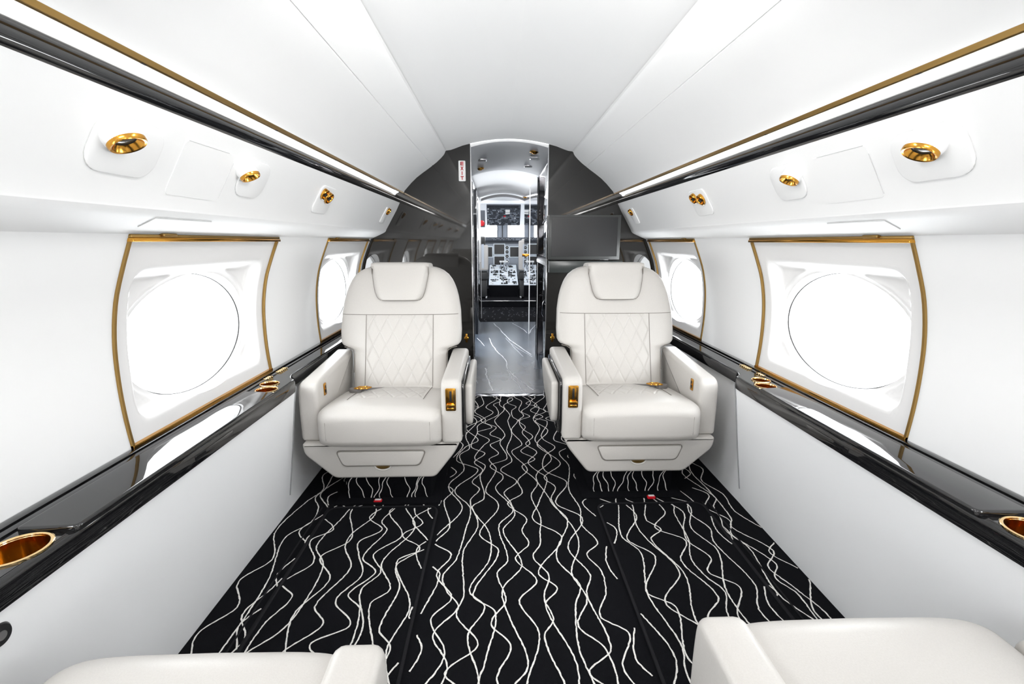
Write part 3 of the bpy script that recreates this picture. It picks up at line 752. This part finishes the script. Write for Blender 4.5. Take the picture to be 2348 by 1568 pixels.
# ------------------------------------------------------------------ black bulkhead
prof = [(1.0, 0), (1.005, .55)] + [(WX(z)+0.01, z) for z in wz[1:-1]] + [(0.985, 1.170), (0.875, 1.225), (0.775, 1.41), (0.80, 1.46), (0.735, 1.495)] + [(x+0.004, z+0.004) for x, z in side] + [(x, z+0.004) for x, z in cent[1:]]
DW = 0.268
for s in (-1, 1):
    pr = [(x, z) for x, z in prof if x > DW]; ztop = interp(sorted((x, z) for x, z in cent), DW)+0.004
    out = [(s*DW, 0.0)] + [(s*x, z) for x, z in pr] + [(s*DW, ztop)]
    mb = MB(); mb.prism(out, 1, D, D+0.045, BULK); w = struct(mb.obj('wall_front_'+LR[s], smooth=0))
    w['label'] = 'glossy black bulkhead %s of the doorway' % LR[s]
    mb = MB(); mb.box((s*(DW-0.006), D-0.003, 0.0), (s*(DW+0.001), D+0.010, ztop-0.02), CHROME, 0.001, 1)
    mb.box((s*(DW-0.004), D+0.012, 0.0), (s*(DW+0.001), D+0.045, ztop-0.02), BLACK, 0.001, 1); mb.obj('door_edge', w)
mb = MB(); mb.box((-DW, D-0.012, 0.0), (DW, D+0.050, 0.006), CHROME, 0.002, 2); struct(mb.obj('trim_5'))
# fold-away table cabinet edge and latch beside each jamb
for s in (-1, 1):
    o = thing('door_latch', 'small gold latch on the bulkhead beside the %s door jamb' % LR[s], 'latch', (s*0.318, D, 0.452), group='bulkhead latches')
    mb = MB(); mb.lathe([(0.016, 0.0), (0.016, -0.006), (0.012, -0.010), (0.0005, -0.011)], (0, 0, 0), (0, 1, 0), GOLD, 24); mb.obj('knob', o)
    mb = MB(); mb.box((-0.008, -0.003, -0.032), (0.008, 0.0, 0.032), GOLD, 0.002); mb.obj('plate', o)
# EXIT sign
o = thing('exit_sign', 'white vertical exit sign with red letters on the black bulkhead', 'sign', (-0.325, D-0.003, 1.6195))
mb = MB(); mb.prism(rrect(0, 0, 0.0235, 0.0665, 0.006, 4), 1, -0.001, 0.003, WHT, 0.0008, 1); mb.obj('plate', o)
def glyph(ch, cx, cz, w, h, b):
    mb = MB(); y0, y1 = -0.0022, -0.0010
    def bar(x0, z0, x1, z1): mb.box((cx+x0, y0, cz+z0), (cx+x1, y1, cz+z1), RED)
    if ch == 'E':
        bar(-w, -h, -w+b, h)
        for z in (-h, -b/2, h-b): bar(-w, z, w, z+b)
    if ch == 'I': bar(-b/2, -h, b/2, h)
    if ch == 'T': bar(-b/2, -h, b/2, h); bar(-w, h-b, w, h)
    if ch == 'X':
        for q in (-1, 1):
            pts = [(q*-w, -h), (q*(-w)+q*b*1.15, -h), (q*w, h), (q*w-q*b*1.15, h)]
            mb.add([(cx+x, y, cz+z) for y in (y0, y1) for x, z in pts], [(0, 1, 2, 3), (4, 5, 6, 7), (0, 1, 5, 4), (1, 2, 6, 5), (2, 3, 7, 6), (3, 0, 4, 7)], RED)
    l = mb.obj('letter_'+ch.lower(), o, smooth=0)
for ch, cz in (('E', 0.047), ('X', 0.0165), ('I', -0.0150), ('T', -0.0460)): glyph(ch, 0, cz, 0.0105, 0.0118, 0.0055)
# monitor with the console it sits on
o = thing('monitor', 'flat dark grey screen on the bulkhead right of the doorway', 'monitor', (0.517, D-0.07, 1.178), 0.0)
mb = MB(); mb.box((-0.250, -0.012, -0.152), (0.250, 0.012, 0.150), SCRF, 0.003, 2); mb.obj('frame', o)
mb = MB(); mb.box((-0.230, -0.0135, -0.130), (0.230, -0.010, 0.136), SCREEN, 0.001, 1); mb.obj('screen', o)
mb = MB(); mb.box((-0.09, 0.012, -0.06), (0.09, 0.070, 0.06), DARK, 0.004, 2); mb.obj('mount', o)
mb = MB(); mb.box((0.275, D-0.085, 0.935), (0.790, D, 1.017), SHELFG, 0.003, 2)
tag(mb.obj('console_shelf'), 'smoked grey box shelf below the dark monitor', 'shelf')

# ------------------------------------------------------------------ vestibule
VY0, VY1 = D+0.045, 7.0
mb = MB(); mb.box((-1.0, VY0-0.03, -0.05), (0.62, 6.66, 0.0), MARBLE)
for w, line in ((0.011, [(-0.149, 6.539), (-0.117, 6.328), (-0.069, 6.161), (-0.041, 5.913), (0.001, 5.682), (0.059, 5.367), (0.127, 5.128), (0.201, 4.846), (0.273, 4.610)]),
                (0.010, [(-0.193, 5.499), (-0.173, 5.274), (-0.151, 5.111), (-0.115, 4.894), (-0.087, 4.752), (-0.038, 4.562), (-0.006, 4.386), (-0.002, 4.116), (0.051, 3.887), (0.123, 3.669), (0.206, 3.439)]),
                (0.011, [(-0.204, 4.135), (-0.189, 4.018), (-0.195, 3.934), (-0.169, 3.775), (-0.151, 3.604), (-0.121, 3.436)]),
                (0.008, [(0.120, 6.533), (0.191, 6.288), (0.252, 6.059), (0.297, 5.760)]), (0.007, [(-0.341, 5.502), (-0.285, 5.277), (-0.233, 5.024)]),
                (0.004, [(-0.003, 4.071), (0.036, 3.795), (0.083, 3.587), (0.107, 3.441)]), (0.004, [(0.009, 5.494), (0.096, 4.952), (0.189, 4.485)]),
                (0.004, [(-0.292, 3.882), (-0.271, 3.752), (-0.249, 3.654)]), (0.004, [(0.055, 5.222), (0.142, 4.909), (0.290, 4.483)])):
    pts = []
    for a, b in zip(line, line[1:]):
        for k in range(5): pts.append((lerp(a[0], b[0], k/5)+random.uniform(-.003, .003), lerp(a[1], b[1], k/5), 0.0008))
    ribbon(mb, pts, w, VEIN, jag=0.4)
struct(mb.obj('floor', smooth=0), 'grey marble tile floor beyond the doorway')
# carpet further ahead with the step up to the flight deck
mb = MB(); mb.box((-0.6, 6.66, -0.05), (0.62, 8.2, 0.001), CARPET); mb.box((-0.9, 8.2, -0.05), (0.9, 10.6, 0.115), CARPET)
for k in range(60):
    x = random.uniform(-0.5, 0.32); y = random.uniform(6.68, 8.1); ribbon(mb, [(x, y, 0.0022), (x+random.uniform(-.02, .02), y+0.05, 0.0022), (x+random.uniform(-.03, .03), y+0.11, 0.0022)], 0.004, CKGREY)
mb.box((-0.6, 8.185, 0.100), (0.6, 8.205, 0.118), CHROME, 0.003); struct(mb.obj('floor', smooth=0), 'black carpet and step before the flight deck')
# ceiling of the vestibule: arched front part greyed for lack of light, then white
def vz(x): return 1.812-0.55*x*x
xs = [-0.345+0.66*k/20 for k in range(21)]
def vslab(name, ya, yb, m, dz=0.0, z2=None):
    mb = MB(); vs = []; fs = []
    for y in (ya, yb): vs += [(x, y, vz(x)+dz) for x in xs]
    for k in range(20): fs.append((k, k+1, 22+k, 21+k))
    mb.add(vs, fs, m); return struct(mb.obj(name))
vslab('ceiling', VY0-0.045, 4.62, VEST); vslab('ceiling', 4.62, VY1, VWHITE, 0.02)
mb = MB(); cx_ = [-DW+2*DW*k/16 for k in range(17)]; cc = sorted((x, z) for x, z in cent)
vs = []
for x in cx_: vs += [(x, D+0.002, vz(x)-0.001), (x, D+0.002, interp(cc, abs(x))+0.03)]
mb.add(vs, [(2*k, 2*k+1, 2*k+3, 2*k+2) for k in range(16)], CEILW); struct(mb.obj('wall_lintel'))
# left black closet run, open entry door, white panel further on
mb = MB(); mb.box((-0.62, VY0+0.004, 0.0), (-0.322, 4.595, 1.79), BLACK, 0.003); 
cl = tag(mb.obj('closet'), 'tall black lacquer closet on the left just beyond the doorway', 'closet')
mb = MB(); mb.box((-0.322, 4.570, 0.0), (-0.318, 4.595, 1.70), CHROME, 0.001, 1); mb.obj('edge_trim', cl)
mb = MB(); mb.box((-0.61, 5.745, 0.0), (-0.336, 6.94, 1.79), BLACK, 0.003)
cl = tag(mb.obj('closet'), 'tall black closet on the left farther along, past the bright entry', 'closet')
mb = MB(); mb.box((-0.336, 5.745, 0.0), (-0.332, 5.775, 1.74), CHROME, 0.001, 1); mb.obj('edge_trim', cl)
mb = MB(); mb.box((-0.336, 6.15, 0.86), (-0.332, 6.85, 1.70), VWHITE); struct(mb.obj('trim_6', smooth=0))
mb = MB(); mb.box((-1.0, 4.64, 1.75), (-0.346, 5.70, 1.80), VWHITE); mb.box((-1.0, 4.60, 0.0), (-0.62, 4.64, 1.8), VWHITE); mb.box((-1.0, 5.70, 0.0), (-0.62, 5.74, 1.8), VWHITE); struct(mb.obj('wall_entry', smooth=0))
# right: galley cabinet with counter, then mirrored panels
g = thing('galley_cabinet', 'black galley unit with pale counter right of the walkway', 'cabinet', (0, 0, 0))
mb = MB(); mb.box((0.316, VY0+0.004, 0.0), (0.62, 4.60, 0.955), BLACK, 0.002); mb.obj('body', g)
mb = MB(); mb.box((0.298, VY0+0.004, 0.955), (0.62, 4.60, 0.985), CKWHITE, 0.004, 2); mb.obj('counter', g)
mb = MB(); mb.box((0.316, VY0+0.02, 1.02), (0.62, 4.60, 1.80), BLACK, 0.002); ub = mb.obj('upper_door', g)
mb = MB(); mb.tube([(0.300, 3.75, 1.33), (0.300, 4.05, 1.30)], 0.004, CHROME, 8); mb.obj('handle', ub)
mb = MB(); mb.box((0.40, VY0+0.02, 0.985), (0.62, 4.6, 1.02), CKGREY); mb.obj('recess', g)
mb = MB(); mb.tube([(0.300, 4.45, 0.0), (0.300, 4.45, 0.955)], 0.006, BLACK, 8); mb.box((0.299, 4.50, 0.0), (0.305, 4.515, 0.955), CHROME); mb.obj('post', g)
mb = MB(); mb.tube([(0.300, 3.72, 0.69), (0.285, 3.74, 0.66), (0.285, 3.83, 0.56), (0.300, 3.86, 0.53)], 0.006, CHROME, 8); mb.obj('handle', g)
mb = MB(); mb.box((0.305, 4.64, 0.0), (0.62, 6.95, 1.80), MIRROR); w = struct(mb.obj('wall_mirror', smooth=0), 'mirrored wall panels right of the walkway')
mb = MB(); mb.box((0.300, 5.745, 0.0), (0.306, 5.765, 1.78), VWHITE); mb.box((0.299, 4.625, 0.0), (0.306, 4.655, 1.75), BLACK); mb.obj('edge_trim', w)
o = thing('door_latch', 'gold latch on the mirrored panel before the cockpit', 'latch', (0.303, 6.45, 0.965))
mb = MB(); mb.box((-0.012, -0.05, -0.02), (0.002, 0.05, 0.02), GOLD, 0.004, 2); mb.obj('plate', o)
mb = MB(); mb.lathe([(0.016, 0), (0.016, 0.02), (0.022, 0.03), (0.016, 0.04), (0.0005, 0.042)], (-0.012, 0, 0), (-1, 0, 0), GOLD, 20); mb.obj('knob', o)
# vestibule ceiling fittings
def vfit(kind, px, py, lab, grp):
    p = Vector((px, py, vz(px)))
    if kind == 'light':
        o = thing('ceiling_light', lab, 'light', p, group=grp)
        mb = MB(); mb.lathe([(0.036, 0.004), (0.036, -0.003), (0.030, -0.007), (0.024, -0.005), (0.014, -0.016), (0.0005, -0.018)], (0, 0, 0), (0, 0, 1), GOLD, 28); mb.obj('ring', o)
    else:
        o = thing('ceiling_vent', lab, 'vent', p, group=grp)
        hx, hy = (0.052, 0.06) if kind == 'square' else (0.045, 0.045)
        m0 = DARK if kind == 'vent' else VWHITE
        mb = MB(); mb.box((-hx, -hy, -0.004), (hx, hy, 0.004), CHROME, 0.002); mb.obj('frame', o)
        mb = MB(); mb.box((-hx*.82, -hy*.8, -0.006), (hx*.82, hy*.8, -0.002), m0, 0.001, 1); mb.obj('grille', o)
vfit('light', 0.190, 3.598, 'nearer gold ceiling light, on the right beyond the doorway', 'vestibule lights')
vfit('light', -0.238, 4.328, 'farther gold ceiling light, on the left beyond the doorway', 'vestibule lights')
vfit('vent', -0.214, 3.935, 'dark slotted ceiling vent on the left beyond the doorway', 'ceiling vents')
vfit('square', 0.222, 3.827, 'larger pale square ceiling grille on the right beyond the doorway', 'ceiling vents')
vfit('vent', 0.193, 4.259, 'small dark ceiling vent on the right beyond the doorway', 'ceiling vents')
vfit('light', 0.307, 6.799, 'small gold ceiling light just before the cockpit arch', 'vestibule lights')
area('walkway_light', (-0.02, 5.9, 1.76), (0, 0, 0), 0.3, 1.6, 7)
# cockpit arch
mb = MB(); out = []; ah = 0.325
top = [(x, 1.780-0.62*x*x) for x in [-ah+2*ah*k/16 for k in range(17)]]
for (x0, z0), (x1, z1) in zip(top, top[1:]):
    mb.add([(x0, 6.95, z0), (x1, 6.95, z1), (x1, 6.95, z1+0.035), (x0, 6.95, z0+0.035), (x0, 7.03, z0), (x1, 7.03, z1), (x1, 7.03, z1+0.035), (x0, 7.03, z0+0.035)],
           [(0, 1, 2, 3), (0, 1, 5, 4), (4, 5, 6, 7), (2, 3, 7, 6)], VEST)
mb.box((-0.62, 6.96, 0.0), (-0.335, 7.02, 1.86), CKWHITE); mb.box((0.31, 6.96, 0.0), (0.9, 7.02, 1.86), CKWHITE)
struct(mb.obj('wall_cockpit'))
# ------------------------------------------------------------------ cockpit
mb = MB(); mb.box((-0.92, 7.0, 1.93), (0.92, 10.5, 1.96), CKWHITE); struct(mb.obj('ceiling', smooth=0), 'white cockpit ceiling')
WF = 10.35
mb = MB()
for s in (-1, 1):
    mb.box((s*0.90, 7.0, 0.0), (s*0.94, 9.1, 1.95), CKWHITE); mb.box((s*0.90, 9.1, 0.0), (s*0.94, WF, 1.15), CKGREY); mb.box((s*0.90, 9.1, 1.52), (s*0.94, WF, 1.95), CKWHITE)
mb.box((-0.94, WF, 0.0), (0.94, WF+0.04, 1.235), CKGREY); mb.box((-0.94, WF, 1.50), (0.94, WF+0.04, 1.95), CKWHITE)
struct(mb.obj('wall_nose', smooth=0))
mb = MB(); mb.box((-0.10, WF-0.04, 1.235), (-0.085, WF+0.03, 1.50), CKGREY); mb.box((-0.085, WF-0.03, 1.235), (0.115, WF+0.03, 1.50), CKLIGHT); mb.box((0.115, WF-0.04, 1.235), (0.13, WF+0.03, 1.50), CKGREY)
mb.box((0.01, WF-0.05, 1.235), (0.025, WF+0.03, 1.50), DARK)
w = bpy.data.objects.new('window_11', None); COL.objects.link(w); struct(w)
mb.obj('centre_post', w, smooth=0)
for s in (-1, 1):
    mb = MB(); mb.box((0.02+s*0.11, WF+0.01, 1.235), (s*0.90, WF+0.014, 1.50), GLASS); mb.obj('pane', w, smooth=0)
# overhead panel
o = thing('overhead_panel', 'slanted grey overhead switch panel above the cockpit windshield', 'panel', (0.035, 0, 0))
pa, pb = Vector((0, 9.92, 1.475)), Vector((0, 9.50, 1.845)); ex = Vector((1, 0, 0)); ev = (pb-pa).normalized(); en = ex.cross(ev).normalized()
if en.y > 0: en = -en
def slab(mb, org, ex, ev, en, u0, u1, v0, v1, h0, h1, m):
    vs = [org+ex*u+ev*v+en*h for h in (h0, h1) for u, v in ((u0, v0), (u1, v0), (u1, v1), (u0, v1))]
    mb.add(vs, [(0, 1, 2, 3), (4, 5, 6, 7), (0, 1, 5, 4), (1, 2, 6, 5), (2, 3, 7, 6), (3, 0, 4, 7)], m)
LV = (pb-pa).length
mb = MB(); slab(mb, pa, ex, ev, en, -0.34, 0.34, 0, LV, -0.03, 0, CKGREY); mb.obj('panel', o, smooth=0)
rows = 15
for r_ in range(rows):
    mb = MB()
    v = LV*(r_+0.5)/rows; u = -0.325
    while u < 0.31:
        w_ = random.choice((0.012, 0.018, 0.03, 0.05, 0.07))
        if r_ >= 13: w_ = 0.010
        m = DARK if (r_ >= 13 or random.random() < 0.55) else (CKLIGHT if random.random() < 0.85 else CKWHITE)
        hv = 0.026 if r_ >= 13 else random.choice((0.006, 0.009, 0.012))
        if not (0.02 < u < 0.13 and 10.2 < r_ < 12.9): slab(mb, pa, ex, ev, en, u, min(u+w_, 0.33), v-hv*0.7, v+hv*0.7, 0, 0.006, m)
        u += w_+(0.012 if r_ >= 13 else random.uniform(0.006, 0.02))
    mb.obj('switch_row', o, smooth=0)
mb = MB(); slab(mb, pa, ex, ev, en, 0.035, 0.125, LV*0.68, LV*0.80, 0, 0.008, WHT); slab(mb, pa, ex, ev, en, 0.035, 0.125, LV*0.59, LV*0.65, 0, 0.008, WHT); mb.obj('placard', o, smooth=0)
mb = MB(); slab(mb, pa, ex, ev, en, 0.0, 0.04, LV*0.46, LV*0.51, 0, 0.015, RED); mb.obj('guard', o, smooth=0)
# instrument panel
o = thing('instrument_panel', 'grey cockpit instrument panel with dark square displays', 'panel', (0.03, 10.0, 0))
mb = MB(); mb.box((-0.88, 0.0, 0.45), (0.83, 0.05, 1.20), CKLIGHT, 0.005); mb.obj('fascia', o)
mb = MB(); mb.box((-0.85, -0.12, 1.16), (0.82, 0.05, 1.235), CKGREY, 0.01, 2); gs = mb.obj('glareshield', o)
mb = MB()
for k in range(14):
    for j in range(2):
        if random.random() < .85: mb.box((-0.24+0.034*k, -0.128, 1.178+0.022*j), (-0.22+0.034*k, -0.119, 1.188+0.022*j), CKLIGHT if (k+j) % 3 else DARK)
for k in range(3): mb.box((0.26, -0.127, 1.175+0.014*k), (0.36, -0.119, 1.181+0.014*k), CKLIGHT)
mb.obj('button', gs, smooth=0)
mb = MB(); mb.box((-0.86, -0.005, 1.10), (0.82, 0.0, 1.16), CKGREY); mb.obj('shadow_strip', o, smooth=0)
for cx, cz, hx, hz in ((-0.085, 0.985, 0.105, 0.100), (-0.085, 0.735, 0.105, 0.100), (-0.335, 0.93, 0.10, 0.10), (0.245, 0.93, 0.10, 0.10), (-0.60, 0.93, 0.1, 0.1), (0.50, 0.93, 0.1, 0.1)):
    mb = MB(); mb.box((cx-hx-0.02, -0.012, cz-hz-0.02), (cx+hx+0.02, 0.0, cz+hz+0.02), CKPED, 0.004, 1); d = mb.obj('display', o)
    mb = MB(); mb.box((cx-hx, -0.016, cz-hz), (cx+hx, -0.010, cz+hz), SCREEN); mb.obj('screen', d, smooth=0)
for cx, cz in ((0.08, 1.02), (0.08, 0.93), (0.08, 0.84), (0.08, 0.73)):
    mb = MB(); mb.box((cx-0.042, -0.010, cz-0.042), (cx+0.042, 0.0, cz+0.042), CKPED, 0.003, 1)
    mb.lathe([(0.034, 0.008), (0.034, 0.014), (0.029, 0.014), (0.029, 0.011), (0.0005, 0.011)], (cx, 0, cz), (0, -1, 0), DARK, 20); mb.box((cx-0.02, -0.016, cz-0.002), (cx+0.02, -0.010, cz+0.004), WHT); mb.obj('gauge', o)
# pedestal
o = thing('centre_pedestal', 'light grey centre console with throttle levers between the pilot seats', 'console', (0.02, 0, 0))
pa, pb = Vector((0, 8.80, 0.33)), Vector((0, 9.92, 0.66)); ev = (pb-pa).normalized(); en = ex.cross(ev).normalized(); en = en if en.z > 0 else -en; LV = (pb-pa).length
mb = MB(); mb.add([(-0.26, 8.80, 0.115), (0.26, 8.80, 0.115), (0.26, 9.96, 0.115), (-0.26, 9.96, 0.115), (-0.29, 8.80, 0.33), (0.29, 8.80, 0.33), (0.29, 9.96, 0.67), (-0.29, 9.96, 0.67)],
                  [(0, 1, 2, 3), (4, 5, 6, 7), (0, 1, 5, 4), (1, 2, 6, 5), (2, 3, 7, 6), (3, 0, 4, 7)], CARPET); mb.obj('body', o, smooth=0)
mb = MB(); slab(mb, pa, ex, ev, en, -0.28, 0.28, 0.01, LV-0.02, 0, 0.012, CKPED); mb.obj('top_plate', o, smooth=0)
mb = MB()
for r_ in range(16):
    for u0 in (-0.25, -0.07, 0.10):
        u = u0
        while u < u0+0.14:
            w_ = random.choice((0.012, 0.02, 0.035, 0.08)); v = 0.05+(LV-0.1)*r_/16
            if random.random() < 0.62:
                mb = MB(); slab(mb, pa, ex, ev, en, u, min(u+w_, u0+0.15), v, v+random.choice((0.02, 0.03)), 0.012, 0.02+random.random()*0.015, DARK if random.random() < 0.6 else WHT); mb.obj('switch', o, smooth=0)
            u += w_+0.012
for x in (-0.045, 0.015, 0.075):
    mb = MB(); q = pa+ev*LV*0.80; mb.box((x-0.010, q.y-0.02, q.z), (x+0.010, q.y+0.01, q.z+0.15), CKLIGHT, 0.003); mb.box((x-0.028, q.y-0.035, q.z+0.13), (x+0.028, q.y+0.02, q.z+0.165), WHT, 0.006, 2); mb.obj('throttle_lever', o)
# pilot seats
def pilot(x, lab):
    o = thing('pilot_seat', lab, 'seat', (x, 8.5, 0.115), group='pilot seats')
    mb = MB(); mb.box((-0.17, -0.06, 0.52), (0.17, 0.08, 0.97 if x < 0 else 1.05), PSEAT, 0.03, 3); b = mb.obj('backrest', o)
    mb = MB()
    for q in (-0.075, 0.075): mb.box((q-0.022, -0.068, 0.56), (q+0.022, -0.058, 0.985), CKLIGHT, 0.002, 1)
    mb.obj('harness', b)
    mb = MB(); mb.box((-0.12, -0.05, 0.96), (0.12, 0.06, 1.12), DARK, 0.03, 3) if x < 0 else mb.box((-0.12, -0.05, 0.96), (0.12, 0.06, 1.08), PSEAT, 0.03, 3); mb.obj('headrest', o)
    mb = MB(); mb.box((-0.165, -0.02, 0.34), (0.165, 0.27, 0.50), DARK, 0.03, 3); mb.obj('seat_cushion', o)
    mb = MB(); mb.box((-0.14, 0.02, 0.03), (0.14, 0.25, 0.34), DARK, 0.01, 2); mb.obj('base', o)
    mb = MB()
    for q in (-0.13, 0.13): mb.box((q-0.015, -0.08, 0.0), (q+0.015, 0.28, 0.05), CHROME, 0.004, 1)
    mb.obj('rail', o)
pilot(-0.43, 'grey pilot seat on the left of the cockpit console'); pilot(0.46, 'grey pilot seat on the right of the cockpit console')
o = thing('red_knob', 'small round red knob on the wall left before the cockpit', 'knob', (-0.333, 7.500, 1.426))
mb = MB(); mb.lathe([(0.02, 0.04), (0.02, 0.0), (0.040, -0.004), (0.045, -0.020), (0.036, -0.036), (0.0005, -0.042)], (0, 0, 0), (0, 1, 0), RED, 28); mb.obj('cap', o)
mb = MB(); mb.box((-0.05, 0.03, -0.06), (0.05, 0.06, 0.20), CKGREY, 0.004, 1); mb.obj('bracket', o)
